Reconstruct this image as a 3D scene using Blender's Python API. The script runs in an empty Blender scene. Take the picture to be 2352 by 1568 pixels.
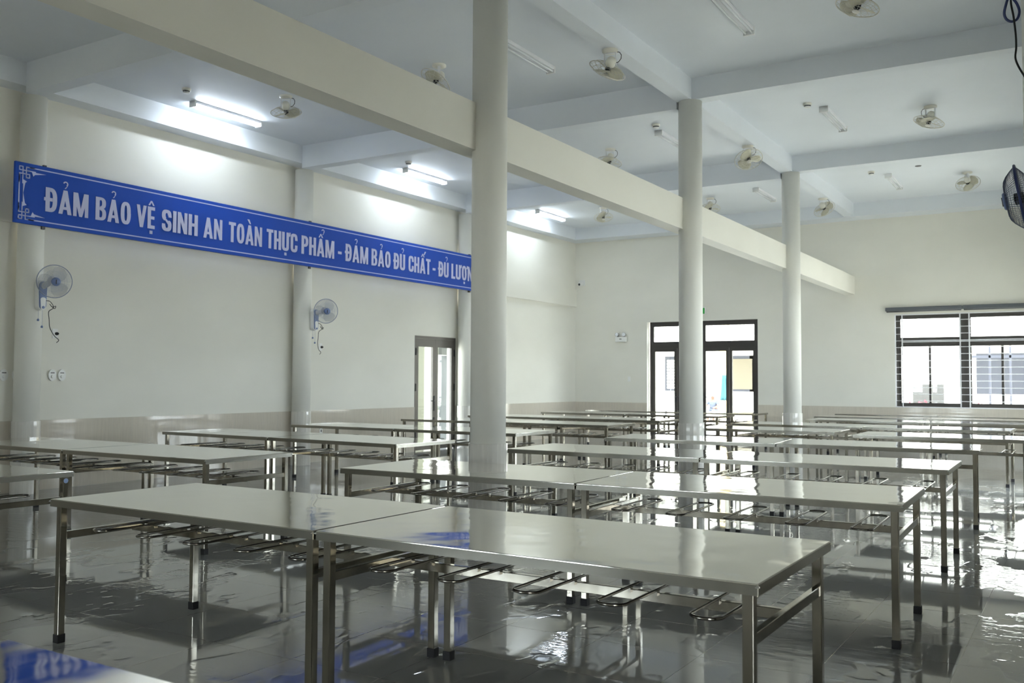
import bpy, bmesh, math, random
from mathutils import Vector, Matrix, Euler
R = math.radians
PI = math.pi
sc = bpy.context.scene
col = sc.collection
random.seed(4)

# ---------------------------------------------------------------- camera
YAW, PITCH, ROLL = R(31.6263), R(2.4145), R(0.2769)
CAM_H = 1.3838
F = Vector((-math.sin(YAW)*math.cos(PITCH), math.cos(YAW)*math.cos(PITCH), math.sin(PITCH)))
R0 = Vector((math.cos(YAW), math.sin(YAW), 0))
U0 = R0.cross(F)
RX = R0*math.cos(ROLL)+U0*math.sin(ROLL)
UX = -R0*math.sin(ROLL)+U0*math.cos(ROLL)
cd = bpy.data.cameras.new('camera')
cam = bpy.data.objects.new('camera', cd)
col.objects.link(cam)
m3 = Matrix((RX, UX, -F)).transposed()
cam.matrix_world = Matrix.Translation((0, 0, CAM_H)) @ m3.to_4x4()
cd.sensor_width = 36
cd.lens = 2148.24/2352*36
cd.clip_start = .02
cd.clip_end = 300
sc.camera = cam
cd.dof.use_dof = True
cd.dof.focus_distance = 6.0
cd.dof.aperture_fstop = 5.0

# ---------------------------------------------------------------- sky, sun, exposure
W = bpy.data.worlds.new('world')
sc.world = W
W.use_nodes = True
wn = W.node_tree.nodes
wn['Background'].inputs[0].default_value = (.86, .93, 1, 1)
wn['Background'].inputs[1].default_value = 7.0
sd = bpy.data.lights.new('sun', 'SUN')
sd.energy = 9
sd.angle = R(1)
sd.color = (1, .95, .86)
sun = bpy.data.objects.new('sun', sd)
col.objects.link(sun)
sun.rotation_euler = Vector((.02, .62, -.80)).to_track_quat('-Z', 'Y').to_euler()
sc.view_settings.view_transform = 'Standard'
sc.view_settings.look = 'None'
sc.view_settings.gamma = 1
sc.view_settings.use_curve_mapping = False
sc.view_settings.exposure = 1.2
TUBE_ON = 34
sc.cycles.max_bounces = 14
sc.cycles.diffuse_bounces = 7
sc.cycles.glossy_bounces = 7
sc.cycles.transparent_max_bounces = 16
sc.cycles.transmission_bounces = 6
sc.cycles.sample_clamp_indirect = 6
sc.cycles.caustics_reflective = True
sc.cycles.blur_glossy = .6
sc.cycles.caustics_refractive = False
sc.cycles.use_denoising = True


def portal(loc, direction, w, h):
    d = bpy.data.lights.new('window_portal', 'AREA')
    d.shape = 'RECTANGLE'
    d.size = w
    d.size_y = h
    d.cycles.is_portal = True
    o = bpy.data.objects.new('window_portal', d)
    col.objects.link(o)
    o.location = loc
    o.rotation_euler = Vector(direction).to_track_quat('-Z', 'Z').to_euler()
    return o


portal((-2.15, 21.6, 1.85), (0, -1, 0), 2.6, 2.0)
portal((-7.8, 21.6, 1.42), (0, -1, 0), 2.7, 2.8)
for yc, zc_, hh in ((8.85, 1.85, 2.0), (13.55, 1.42, 2.84), (18.3, 1.42, 2.84)):
    portal((.3, yc, zc_), (-1, 0, 0), 2.7, hh)
portal((.3, .30, 1.2), (-1, 0, 0), 1.9, 2.4)
for xc in (-5.65,):
    portal((xc, -3.28, 1.85), (0, 1, 0), 2.7, 2.0)
portal((-11.6, 15.2, 1.13), (1, 0, 0), 1.4, 2.25)

# ---------------------------------------------------------------- materials


def mat(name, base, rough=.5, metal=0., **kw):
    m = bpy.data.materials.new(name)
    m.use_nodes = True
    b = m.node_tree.nodes['Principled BSDF']
    b.inputs['Base Color'].default_value = (*base, 1)
    b.inputs['Roughness'].default_value = rough
    b.inputs['Metallic'].default_value = metal
    for k, v in kw.items():
        b.inputs[k.replace('_', ' ')].default_value = v
    return m


def nodes(m):
    nt = m.node_tree
    return nt, nt.nodes, nt.links, nt.nodes['Principled BSDF']


def coords(nt, scale=(1, 1, 1), kind='Object'):
    tc = nt.nodes.new('ShaderNodeTexCoord')
    mp = nt.nodes.new('ShaderNodeMapping')
    mp.inputs['Scale'].default_value = scale
    nt.links.new(tc.outputs[kind], mp.inputs['Vector'])
    return mp.outputs['Vector']


def world_pos(nt, scale=(1, 1, 1), loc=(0, 0, 0)):
    g = nt.nodes.new('ShaderNodeNewGeometry')
    mp = nt.nodes.new('ShaderNodeMapping')
    mp.inputs['Scale'].default_value = scale
    mp.inputs['Location'].default_value = loc
    nt.links.new(g.outputs['Position'], mp.inputs['Vector'])
    return mp.outputs['Vector']


def noise(nt, vec, scale, detail=3, rough=.5):
    n = nt.nodes.new('ShaderNodeTexNoise')
    n.inputs['Scale'].default_value = scale
    n.inputs['Detail'].default_value = detail
    n.inputs['Roughness'].default_value = rough
    nt.links.new(vec, n.inputs['Vector'])
    return n.outputs['Fac']


def ramp(nt, fac, stops):
    r = nt.nodes.new('ShaderNodeValToRGB')
    e = r.color_ramp.elements
    while len(e) < len(stops):
        e.new(.5)
    for i, (p, c) in enumerate(stops):
        e[i].position = p
        e[i].color = (*c, 1) if len(c) == 3 else c
    nt.links.new(fac, r.inputs['Fac'])
    return r.outputs['Color']


def bump(nt, height, strength, dist, target):
    b = nt.nodes.new('ShaderNodeBump')
    b.inputs['Strength'].default_value = strength
    b.inputs['Distance'].default_value = dist
    nt.links.new(height, b.inputs['Height'])
    nt.links.new(b.outputs['Normal'], target)
    return b


def plaster(name, base, var=.03, scale=.8):
    m = mat(name, base, .55, Specular_IOR_Level=.3)
    nt, ns, ln, b = nodes(m)
    v = world_pos(nt, (1, 1, 1.6))
    f = noise(nt, v, scale, 4)
    lo = tuple(max(0, c-var) for c in base)
    hi = tuple(min(1, c+var*.6) for c in base)
    ln.new(ramp(nt, f, [(.3, lo), (.7, hi)]), b.inputs['Base Color'])
    f2 = noise(nt, v, 35, 3)
    bump(nt, f2, .12, .004, b.inputs['Normal'])
    return m


M = {}
M['wall'] = plaster('cream_wall_paint', (.80, .782, .71))
M['ceiling'] = plaster('cool_white_ceiling_paint', (.76, .79, .83))
M['column'] = plaster('column_paint', (.80, .79, .73), .015)
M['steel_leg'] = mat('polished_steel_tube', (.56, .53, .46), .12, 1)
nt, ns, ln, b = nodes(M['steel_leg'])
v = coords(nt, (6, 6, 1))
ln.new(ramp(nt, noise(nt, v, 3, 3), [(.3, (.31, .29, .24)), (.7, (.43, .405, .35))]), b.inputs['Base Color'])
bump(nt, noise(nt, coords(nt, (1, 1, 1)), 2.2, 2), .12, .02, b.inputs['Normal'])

M['steel_top'] = mat('stainless_tabletop', (.77, .755, .71), .10, 1)
nt, ns, ln, b = nodes(M['steel_top'])
v = world_pos(nt)
f = noise(nt, v, 2.6, 2, .45)
bump(nt, f, .16, .03, b.inputs['Normal'])
g = noise(nt, world_pos(nt, (6, 1, 1)), 5, 5)
ln.new(ramp(nt, g, [(.2, (.04, .04, .04)), (.8, (.085, .085, .085))]), b.inputs['Roughness'])

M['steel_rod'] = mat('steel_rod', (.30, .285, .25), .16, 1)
M['steel_edge'] = mat('darkened_tabletop_edge', (.37, .36, .32), .2, 1)  # same metal as the top, its dim floor reflection put into the colour
M['steel_under'] = mat('shaded_steel_underside', (.16, .155, .14), .45, .8)  # shade below the tabletop put into a darker steel colour
M['rubber'] = mat('black_rubber', (.012, .012, .014), .6)

# floor : polished grey tiles, wet in patches
M['floor'] = mat('wet_polished_floor_tile', (.30, .305, .30), .03, IOR=2.0)
nt, ns, ln, b = nodes(M['floor'])
v = world_pos(nt, (1, 1, 1), (.0, .0, 0))
T = .565
br = ns.new('ShaderNodeTexBrick')
br.offset = 0
br.inputs['Scale'].default_value = 1
br.inputs['Brick Width'].default_value = T
br.inputs['Row Height'].default_value = T
br.inputs['Mortar Size'].default_value = .0022
br.inputs['Mortar Smooth'].default_value = .2
br.inputs['Color1'].default_value = (1, 1, 1, 1)
br.inputs['Color2'].default_value = (.93, .93, .93, 1)
br.inputs['Mortar'].default_value = (.28, .27, .25, 1)
ln.new(world_pos(nt, (1, 1, 1), (2.83+.0+T*20, -4.565+T*40, 0)), br.inputs['Vector'])
wet = noise(nt, world_pos(nt, (1.6, .9, 1)), .75, 4, .6)
wr = ramp(nt, wet, [(.50, (0, 0, 0)), (.52, (1, 1, 1))])
mixc = ns.new('ShaderNodeMix')
mixc.data_type = 'RGBA'
mixc.inputs['A'].default_value = (.26, .265, .255, 1)
mixc.inputs['B'].default_value = (.22, .225, .22, 1)
ln.new(wr, mixc.inputs['Factor'])
mul = ns.new('ShaderNodeMix')
mul.data_type = 'RGBA'
mul.blend_type = 'MULTIPLY'
mul.inputs['Factor'].default_value = 1
ln.new(mixc.outputs['Result'], mul.inputs['A'])
ln.new(br.outputs['Color'], mul.inputs['B'])
ln.new(mul.outputs['Result'], b.inputs['Base Color'])
rr = ramp(nt, wet, [(.49, (.035, .035, .035)), (.53, (.012, .012, .012))])
ln.new(rr, b.inputs['Roughness'])
# ripples only where there is water
rip = noise(nt, world_pos(nt, (1.2, 5, 1)), 3.2, 4, .6)
mm = ns.new('ShaderNodeMath')
mm.operation = 'MULTIPLY'
ln.new(rip, mm.inputs[0])
ln.new(wr, mm.inputs[1])
bp = bump(nt, mm.outputs[0], .22, .008, b.inputs['Normal'])
b2 = ns.new('ShaderNodeBump')
b2.inputs['Strength'].default_value = .5
b2.inputs['Distance'].default_value = .002
ln.new(br.outputs['Fac'], b2.inputs['Height'])
b2.invert = True
ln.new(b2.outputs['Normal'], bp.inputs['Normal'])


def tile_mat(name, base, tw, th):
    m = mat(name, base, .07, IOR=1.55)
    nt, ns, ln, b = nodes(m)
    tc = ns.new('ShaderNodeTexCoord')
    br = ns.new('ShaderNodeTexBrick')
    br.offset = 0
    br.inputs['Scale'].default_value = 1
    br.inputs['Brick Width'].default_value = tw
    br.inputs['Row Height'].default_value = th
    br.inputs['Mortar Size'].default_value = .0018
    br.inputs['Color1'].default_value = (*base, 1)
    br.inputs['Color2'].default_value = (*[c*.95 for c in base], 1)
    br.inputs['Mortar'].default_value = (.62, .60, .54, 1)
    ln.new(tc.outputs['UV'], br.inputs['Vector'])
    n = noise(nt, world_pos(nt, (9, 9, 1)), 4, 4)
    mx = ns.new('ShaderNodeMix')
    mx.data_type = 'RGBA'
    mx.blend_type = 'MULTIPLY'
    mx.inputs['Factor'].default_value = 1
    ln.new(br.outputs['Color'], mx.inputs['A'])
    ln.new(ramp(nt, n, [(.3, (.92, .92, .92)), (.7, (1, 1, 1))]), mx.inputs['B'])
    ln.new(mx.outputs['Result'], b.inputs['Base Color'])
    bump(nt, noise(nt, world_pos(nt), 1.5, 2), .08, .01, b.inputs['Normal'])
    return m


M['wainscot'] = tile_mat('beige_wall_tile', (.64, .585, .50), .30, .435)
M['strip_tile'] = tile_mat('white_strip_tile', (.70, .68, .63), .075, .9)
M['alu'] = mat('dark_bronze_aluminium', (.055, .05, .046), .35, .3)
M['alu_door'] = mat('grey_brown_aluminium', (.10, .09, .08), .35, .3)
M['white_metal'] = mat('white_enamelled_steel', (.80, .80, .82), .35)
M['white_plastic'] = mat('white_plastic', (.82, .82, .80), .3)
M['cream_plastic'] = mat('cream_plastic', (.78, .76, .68), .35)
M['blue_plastic'] = mat('blue_grey_plastic', (.16, .22, .42), .3)
M['dark_blue'] = mat('dark_blue_plastic', (.035, .05, .16), .35)
M['black'] = mat('black_plastic', (.012, .012, .013), .45)
M['dark_grey'] = mat('dark_grey_plastic', (.10, .10, .10), .45)
M['chrome'] = mat('chrome', (.42, .42, .43), .15, 1)
M['banner'] = mat('blue_vinyl_banner', (.012, .070, .44), .55, Specular_IOR_Level=.25)
M['letters'] = mat('pale_lilac_lettering', (.56, .58, .82), .55)
M['banner_edge'] = mat('pale_line', (.56, .60, .86), .55)
M['blind'] = mat('grey_blind_cassette', (.11, .12, .135), .5)
M['tube_off'] = mat('white_glass_tube', (.82, .84, .86), .25)
M['green'] = mat('green_sign_face', (.02, .42, .06), .4)


def emit(name, c, s):
    m = mat(name, c, .4)
    b = m.node_tree.nodes['Principled BSDF']
    b.inputs['Emission Color'].default_value = (*c, 1)
    b.inputs['Emission Strength'].default_value = s
    return m


M['tube_on'] = emit('lit_fluorescent_tube', (.80, .90, 1), TUBE_ON)


def glass_mat(name, tint=(1, 1, 1), ior=1.5):
    m = bpy.data.materials.new(name)
    m.use_nodes = True
    nt = m.node_tree
    nt.nodes.clear()
    out = nt.nodes.new('ShaderNodeOutputMaterial')
    mix = nt.nodes.new('ShaderNodeMixShader')
    fr = nt.nodes.new('ShaderNodeFresnel')
    ge = nt.nodes.new('ShaderNodeNewGeometry')
    mr = nt.nodes.new('ShaderNodeMapRange')
    mr.inputs['To Min'].default_value = ior
    mr.inputs['To Max'].default_value = 1/ior
    nt.links.new(ge.outputs['Backfacing'], mr.inputs['Value'])
    nt.links.new(mr.outputs['Result'], fr.inputs['IOR'])
    tr = nt.nodes.new('ShaderNodeBsdfTransparent')
    tr.inputs['Color'].default_value = (*tint, 1)
    gl = nt.nodes.new('ShaderNodeBsdfGlossy')
    gl.inputs['Roughness'].default_value = .01
    nt.links.new(fr.outputs[0], mix.inputs[0])
    nt.links.new(tr.outputs[0], mix.inputs[1])
    nt.links.new(gl.outputs[0], mix.inputs[2])
    nt.links.new(mix.outputs[0], out.inputs[0])
    return m


M['glass'] = glass_mat('clear_window_glass', (.97, .99, .98))


def film_mat(name, c, alpha):
    m = mat(name, c, .25)
    m.node_tree.nodes['Principled BSDF'].inputs['Alpha'].default_value = alpha
    return m


M['blade_clear'] = film_mat('translucent_blue_blade', (.66, .70, .78), .16)
M['blade_cream'] = mat('cream_blade', (.66, .63, .50), .35)
M['wire_cream'] = mat('cream_wire', (.70, .68, .60), .4)
M['wire_grey'] = mat('blue_grey_wire', (.30, .34, .46), .4)
M['wire_dark'] = mat('dark_wire', (.10, .12, .20), .4)

# ---------------------------------------------------------------- geometry helpers


class MB:
    def __init__(self):
        self.bm = bmesh.new()

    def box(self, x0, x1, y0, y1, z0, z1, mi=0):
        vs = [self.bm.verts.new(p) for p in ((x0, y0, z0), (x1, y0, z0), (x1, y1, z0), (x0, y1, z0),
                                             (x0, y0, z1), (x1, y0, z1), (x1, y1, z1), (x0, y1, z1))]
        for f in ((0, 3, 2, 1), (4, 5, 6, 7), (0, 1, 5, 4), (1, 2, 6, 5), (2, 3, 7, 6), (3, 0, 4, 7)):
            fc = self.bm.faces.new([vs[i] for i in f])
            fc.material_index = mi
        return self

    def cyl(self, p0, p1, r0, r1=None, n=16, caps=True, mi=0, smooth=True):
        p0, p1 = Vector(p0), Vector(p1)
        r1 = r0 if r1 is None else r1
        a = (p1-p0).normalized()
        u = a.orthogonal().normalized()
        w = a.cross(u)
        A, B = [], []
        for i in range(n):
            t = 2*PI*i/n
            d = u*math.cos(t)+w*math.sin(t)
            A.append(self.bm.verts.new(p0+d*r0))
            B.append(self.bm.verts.new(p1+d*r1))
        for i in range(n):
            j = (i+1) % n
            f = self.bm.faces.new((A[i], A[j], B[j], B[i]))
            f.smooth = smooth
            f.material_index = mi
        if caps:
            f = self.bm.faces.new(A[::-1])
            f.material_index = mi
            f = self.bm.faces.new(B)
            f.material_index = mi
        return self

    def tube(self, pts, r, n=8, closed=False, mi=0):
        pts = [Vector(p) for p in pts]
        N = len(pts)
        rings = []
        prev = None
        for i, p in enumerate(pts):
            if closed:
                t = (pts[(i+1) % N]-pts[i-1]).normalized()
            else:
                t = (pts[min(i+1, N-1)]-pts[max(i-1, 0)]).normalized()
            if prev is None:
                u = t.orthogonal().normalized()
            else:
                u = (prev-t*prev.dot(t)).normalized()
            prev = u
            w = t.cross(u)
            rings.append([self.bm.verts.new(p+(u*math.cos(2*PI*k/n)+w*math.sin(2*PI*k/n))*r) for k in range(n)])
        for i in range(N if closed else N-1):
            A, B = rings[i], rings[(i+1) % N]
            # pick best alignment for the closing ring
            off = 0
            if closed and i == N-1:
                off = min(range(n), key=lambda o: (A[0].co-B[o].co).length)
            for k in range(n):
                f = self.bm.faces.new((A[k], A[(k+1) % n], B[(k+1+off) % n], B[(k+off) % n]))
                f.smooth = True
                f.material_index = mi
        if not closed:
            self.bm.faces.new(rings[0][::-1]).material_index = mi
            self.bm.faces.new(rings[-1]).material_index = mi
        return self

    def lathe(self, prof, axis0, axis, n=24, mi=0):
        """prof: list of (distance along axis, radius)"""
        a = Vector(axis).normalized()
        o = Vector(axis0)
        u = a.orthogonal().normalized()
        w = a.cross(u)
        rings = []
        for d, r in prof:
            if r < 1e-6:
                rings.append([self.bm.verts.new(o+a*d)])
            else:
                rings.append([self.bm.verts.new(o+a*d+(u*math.cos(2*PI*k/n)+w*math.sin(2*PI*k/n))*r) for k in range(n)])
        for A, B in zip(rings, rings[1:]):
            for k in range(n):
                j = (k+1) % n
                if len(A) == 1 and len(B) == 1:
                    continue
                if len(A) == 1:
                    f = self.bm.faces.new((A[0], B[j], B[k]))
                elif len(B) == 1:
                    f = self.bm.faces.new((A[k], A[j], B[0]))
                else:
                    f = self.bm.faces.new((A[k], A[j], B[j], B[k]))
                f.smooth = True
                f.material_index = mi
        return self

    def poly(self, pts, mi=0):
        f = self.bm.faces.new([self.bm.verts.new(p) for p in pts])
        f.material_index = mi
        return self

    def prism(self, pts2, fn, d0, d1, mi=0):
        """pts2 outline extruded; fn(u,v,d)->xyz"""
        A = [self.bm.verts.new(fn(u, v, d0)) for u, v in pts2]
        B = [self.bm.verts.new(fn(u, v, d1)) for u, v in pts2]
        n = len(A)
        self.bm.faces.new(A[::-1]).material_index = mi
        self.bm.faces.new(B).material_index = mi
        for i in range(n):
            j = (i+1) % n
            self.bm.faces.new((A[i], A[j], B[j], B[i])).material_index = mi
        return self

    def bevel(self, w, seg=2):
        bmesh.ops.bevel(self.bm, geom=self.bm.edges[:], offset=w, segments=seg, affect='EDGES', profile=.5)
        return self

    def build(self, name, mats, parent=None, uv=None, recalc=True):
        if recalc:
            bmesh.ops.recalc_face_normals(self.bm, faces=self.bm.faces[:])
        me = bpy.data.meshes.new(name)
        if uv:
            lay = self.bm.loops.layers.uv.new('UVMap')
            for f in self.bm.faces:
                for l in f.loops:
                    l[lay].uv = uv(l.vert.co, f.normal)
        self.bm.to_mesh(me)
        self.bm.free()
        for m in (mats if isinstance(mats, (list, tuple)) else [mats]):
            me.materials.append(m)
        o = bpy.data.objects.new(name, me)
        col.objects.link(o)
        if parent:
            o.parent = parent
        return o


def tag(o, label=None, cat=None, group=None, kind=None):
    if label:
        o['label'] = label
    if cat:
        o['category'] = cat
    if group:
        o['group'] = group
    if kind:
        o['kind'] = kind
    return o


def empty(name, loc=(0, 0, 0), rz=0):
    o = bpy.data.objects.new(name, None)
    o.empty_display_size = .1
    col.objects.link(o)
    o.location = loc
    o.rotation_euler = (0, 0, rz)
    return o


def copy_tree(o, parent=None):
    kids = list(o.children)
    c = o.copy()
    col.objects.link(c)
    c.parent = parent
    for k in kids:
        copy_tree(k, c)
    return c


def struct(o):
    o['kind'] = 'structure'
    return o


# ---------------------------------------------------------------- room shell
XL, YF, XR, YB = -11.154, 21.194, -.05, -2.88
ZC = 5.203            # slab underside
ZB = 4.84             # left bay cross beams
ZBR = 4.93            # right bay beams
ZW = .869             # wainscot
XC = -4.245
YC = [1.84, 6.52, 11.18, 15.90]
T_ = .22


def wall_pieces(u0, u1, z0, z1, holes):
    """rectangles of a wall minus holes [(a,b,c,d)]"""
    us = sorted({u0, u1, *[h[0] for h in holes], *[h[1] for h in holes]})
    out = []
    for a, b in zip(us, us[1:]):
        zs = [z0]
        for h in sorted([h for h in holes if h[0] <= a+1e-6 and h[1] >= b-1e-6], key=lambda h: h[2]):
            zs += [h[2], h[3]]
        zs.append(z1)
        for c, d in zip(zs[::2], zs[1::2]):
            if d-c > 1e-4:
                out.append((a, b, c, d))
    return out


far_holes = [(-9.174, -6.437, 0, 2.836), (-3.49, -.80, .865, 2.836)]
left_holes = [(14.50, 15.89, 0, 2.268)]
right_holes = [(-.65, 1.25, 0, 2.40), (7.50, 10.19, .865, 2.836),
               (12.20, 14.89, 0, 2.836), (16.95, 19.64, 0, 2.836)]

struct(MB().box(XL-.3, .4, YB-.3, YF+.3, -.12, 0).build('floor', M['floor']))
struct(MB().box(XL-.3, .4, YB-.3, YF+.3, ZC, ZC+.14).build('ceiling', M['ceiling']))
mb = MB()
for a, b_, c, d in wall_pieces(XL-T_, .17, 0, ZC, far_holes):
    mb.box(a, b_, YF, YF+T_, c, d)
struct(mb.build('wall_far', M['wall']))
mb = MB()
for a, b_, c, d in wall_pieces(YB, YF, 0, ZC, left_holes):
    mb.box(XL-T_, XL, a, b_, c, d)
struct(mb.build('wall_left', M['wall']))
mb = MB()
for a, b_, c, d in wall_pieces(YB, YF, 0, ZC, right_holes):
    mb.box(XR, XR+T_, a, b_, c, d)
struct(mb.build('wall_right', M['wall']))
back_holes = [(-7.0, -4.31, .865, 2.836)]
mb = MB()
for a, b_, c, d in wall_pieces(XL-T_, .17, 0, ZC, back_holes):
    mb.box(a, b_, YB-T_, YB, c, d)
struct(mb.build('wall_back', M['wall']))

uvx = lambda co, n: (co.x+50, co.z) if abs(n.y) > .5 or abs(n.z) > .5 else (co.y+50, co.z)
uvy = lambda co, n: (co.y+50, co.z) if abs(n.x) > .5 or abs(n.z) > .5 else (co.x+50, co.z)
mb = MB()
for a, b_, c, d in wall_pieces(XL+.012, XR-.012, 0, ZW, [(-9.174, -6.437, 0, ZW)]):
    if not (a >= -3.49 and b_ <= -.8):
        mb.box(a, b_, YF-.010, YF+.001, c, d-.003)
struct(mb.build('baseboard_far', M['wainscot'], uv=uvx))
mb = MB()
for a, b_, c, d in wall_pieces(YB, YF, 0, ZW, [(14.50, 15.89, 0, ZW)]):
    mb.box(XL-.001, XL+.010, a, b_, c, d)
struct(mb.build('baseboard_left', M['wainscot'], uv=uvy))
mb = MB()
for a, b_, c, d in wall_pieces(YB, YF, 0, ZW, [(-.65, 1.25, 0, ZW), (12.20, 14.89, 0, ZW), (16.95, 19.64, 0, ZW)]):
    mb.box(XR-.010, XR+.001, a, b_, c, d-.004)
struct(mb.build('baseboard_right', M['wainscot'], uv=uvy))

# beams : (name trim_n)
tn = [0]


def trim(x0, x1, y0, y1, z0, z1, m='ceiling'):
    tn[0] += 1
    return struct(MB().box(x0, x1, y0, y1, z0, z1).build('trim_%d' % tn[0], M[m]))


trim(XL, -10.864, YB, YF, 4.916, ZC)                 # beam along the left wall
trim(-10.864, XR, 20.65, YF, 4.916, ZC)              # beam along the far wall
trim(-.30, XR, YB, 20.65, 4.93, ZC)                  # beam along the right wall
trim(-4.39, -4.19, YB, 20.65, ZBR, ZC)               # long ceiling beam over the columns
for y in YC:
    trim(-10.864, -4.39, y-.10, y+.10, ZB, ZC)       # cross beams of the left bay
    trim(-4.19, -.30, y-.10, y+.10, ZBR, ZC)         # cross beams of the right bay
trim(-4.498, -4.293, YB, YF, 3.2965, 3.6927, 'wall')  # tie beam running through the columns
trim(XL, XL+.045, YB, YF, 3.286, 3.716, 'wall')      # ledge along the left wall

# ---------------------------------------------------------------- columns


def column(x, y, top, label, group, r=.148):
    root = empty('column', (x, y, 0))
    tag(root, label, 'column', group)
    MB().cyl((0, 0, 0), (0, 0, top), r, n=48).build('shaft', M['column'], root)
    n = 24
    mb = MB()
    rr_ = r+.014
    mb.cyl((0, 0, 0), (0, 0, ZW), rr_, n=n, smooth=False)
    mb.build('tile_skirt', M['strip_tile'], root,
             uv=lambda co, nn: ((math.atan2(co.y, co.x)/(2*PI)*n+.5)*.075, co.z*.3+.1))
    return root


for i, (y, t) in enumerate(zip(YC[1:], ('nearest of the three free-standing columns, in front of the blue banner end',
                                        'middle free-standing column, in front of the far double doors',
                                        'farthest free-standing column, between the far doors and the window'))):
    column(XC, y, ZBR, 'round cream column with tiled base, '+t, 'free-standing round columns')
for i, (y, t) in enumerate(zip(YC[1:], ('at the left end of the blue banner', 'behind the middle of the blue banner',
                                        'just right of the glass side door'))):
    column(-10.985, y+.08, ZB, 'half-round cream wall column with tiled base '+t, 'wall columns on the left')
column(-.165, 6.52, ZBR, 'dark cream wall column at the right picture edge', 'wall columns on the right', .148)
for y in YC[2:]:
    column(-.165, y, ZBR, 'cream wall column along the window wall on the right', 'wall columns on the right', .148)

# ---------------------------------------------------------------- tables
TL, TW, TH = 1.886, .95, .75


def make_table():
    t = empty('steel_dining_table')
    tag(t, 'x', 'table', 'stainless steel dining tables with stool hanging loops')
    hl, hw = TL/2, TW/2
    # tabletop: sheet folded down along its edge
    mb = MB()
    nx, ny = 1, 1
    e = .0035
    mb.box(-hl, hl, -hw, hw, TH-.038, TH)
    bmesh.ops.bevel(mb.bm, geom=[ed for ed in mb.bm.edges if all(v_.co.z > TH-.001 for v_ in ed.verts)
                                 or abs(ed.verts[0].co.z-ed.verts[1].co.z) > .01],
                    offset=e, segments=2, affect='EDGES')
    # hollow underside
    bot = [f for f in mb.bm.faces if f.normal.z < -.9]
    r = bmesh.ops.inset_region(mb.bm, faces=bot, thickness=.012)
    for f in bot:
        for v_ in f.verts:
            v_.co.z = TH-.012
    for f in mb.bm.faces:
        f.normal_update()
        c = f.calc_center_median()
        if f.normal.z > .5:
            f.material_index = 0
        elif abs(f.normal.z) < .5 and (abs(abs(c.x)-hl) < .003 or abs(abs(c.y)-hw) < .003):
            f.material_index = 1
        elif f.normal.z < -.5:
            f.material_index = 2
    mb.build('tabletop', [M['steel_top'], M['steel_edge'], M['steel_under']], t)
    s = .019
    for sx in (-1, 1):
        for sy in (-1, 1):
            x, y = sx*(hl-.024-s), sy*(hw-.024-s)
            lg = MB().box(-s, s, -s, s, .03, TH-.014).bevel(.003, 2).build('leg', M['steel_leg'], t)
            lg.location = (x, y, 0)
            ft = MB().box(-s-.003, s+.003, -s-.003, s+.003, 0, .045)
            ft.bevel(.002, 1).build('rubber_foot', M['rubber'], lg)
    for sx in (-1, 1):
        x = sx*(hl-.024-s)
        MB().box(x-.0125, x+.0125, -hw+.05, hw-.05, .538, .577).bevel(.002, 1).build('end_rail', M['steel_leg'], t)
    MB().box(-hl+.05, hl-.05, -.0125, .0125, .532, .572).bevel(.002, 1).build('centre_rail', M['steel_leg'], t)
    # stool hanging loops: a rod bent to a long rounded loop lying across the rail
    for k in range(5):
        L2, r2 = .275, .056
        pts = []
        for a in range(-90, 91, 15):
            pts.append((r2*math.sin(R(a))*1.0, L2+r2*math.cos(R(a))*.85, 0))
        pts = [(p[0], p[1], 0) for p in pts]
        q = [(-p[0], -p[1], 0) for p in pts]
        mb = MB().tube(pts+q, .0062, 8, closed=True)
        mb.box(-r2-.005, -r2+.005, -.012, .012, -.022, -.003)
        mb.box(r2-.005, r2+.005, -.012, .012, -.022, -.003)
        o = mb.build('hanging_loop', M['steel_rod'], t)
        o.location = ((k-2)*.357, -.035, .588)
    return t


ORD = ['nearest', 'second', 'third', 'fourth', 'fifth', 'sixth', 'seventh', 'eighth', 'farthest']
proto = make_table()
first = [True]


def place_table(xc, yc, rot, label):
    o = proto if first[0] else copy_tree(proto)
    first[0] = False
    o.location = (xc, yc, 0)
    o.rotation_euler = (0, 0, R(rot))
    o['label'] = label
    return o


# middle block rows: (left table x-right-end, y near, rot), (right ...)
# given as (X of right end, Y of near edge at that end, rotation deg)
G_ = TL+.0125


def pair(xr, yn, rot):
    a = R(rot)
    return (xr-G_*math.cos(a), yn-G_*math.sin(a), rot), (xr, yn, rot)


MID = [pair(-.893, 2.933, -.3), pair(-.833, 5.225, 1.4), pair(-.879, 7.515, .9), pair(-.884, 9.87, 4.6),
       ((-2.775, 12.36, 0), (-.575, 11.93, 0)),
       pair(-.892, 14.05, -.5), pair(-.36, 16.33, 0), pair(-.60, 17.90, 0), pair(-.59, 19.55, 0)]
LEFT = [(None, (-5.962, 2.985, 0)),
        pair(-5.955, 5.056, 0), pair(-5.855, 7.33, -2.8), pair(-5.890, 9.66, -.8), pair(-5.908, 12.24, 0),
        pair(-5.95, 14.26, 0), pair(-5.83, 16.75, 0), pair(-5.70, 18.52, 0)]


def put(xr, yn, rot, label):
    a = R(rot)
    # local right-near corner (TL/2,-TW/2)
    cx, cy = TL/2, -TW/2
    px = cx*math.cos(a)-cy*math.sin(a)
    py = cx*math.sin(a)+cy*math.cos(a)
    return place_table(xr-px, yn-py, rot, label)


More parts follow.
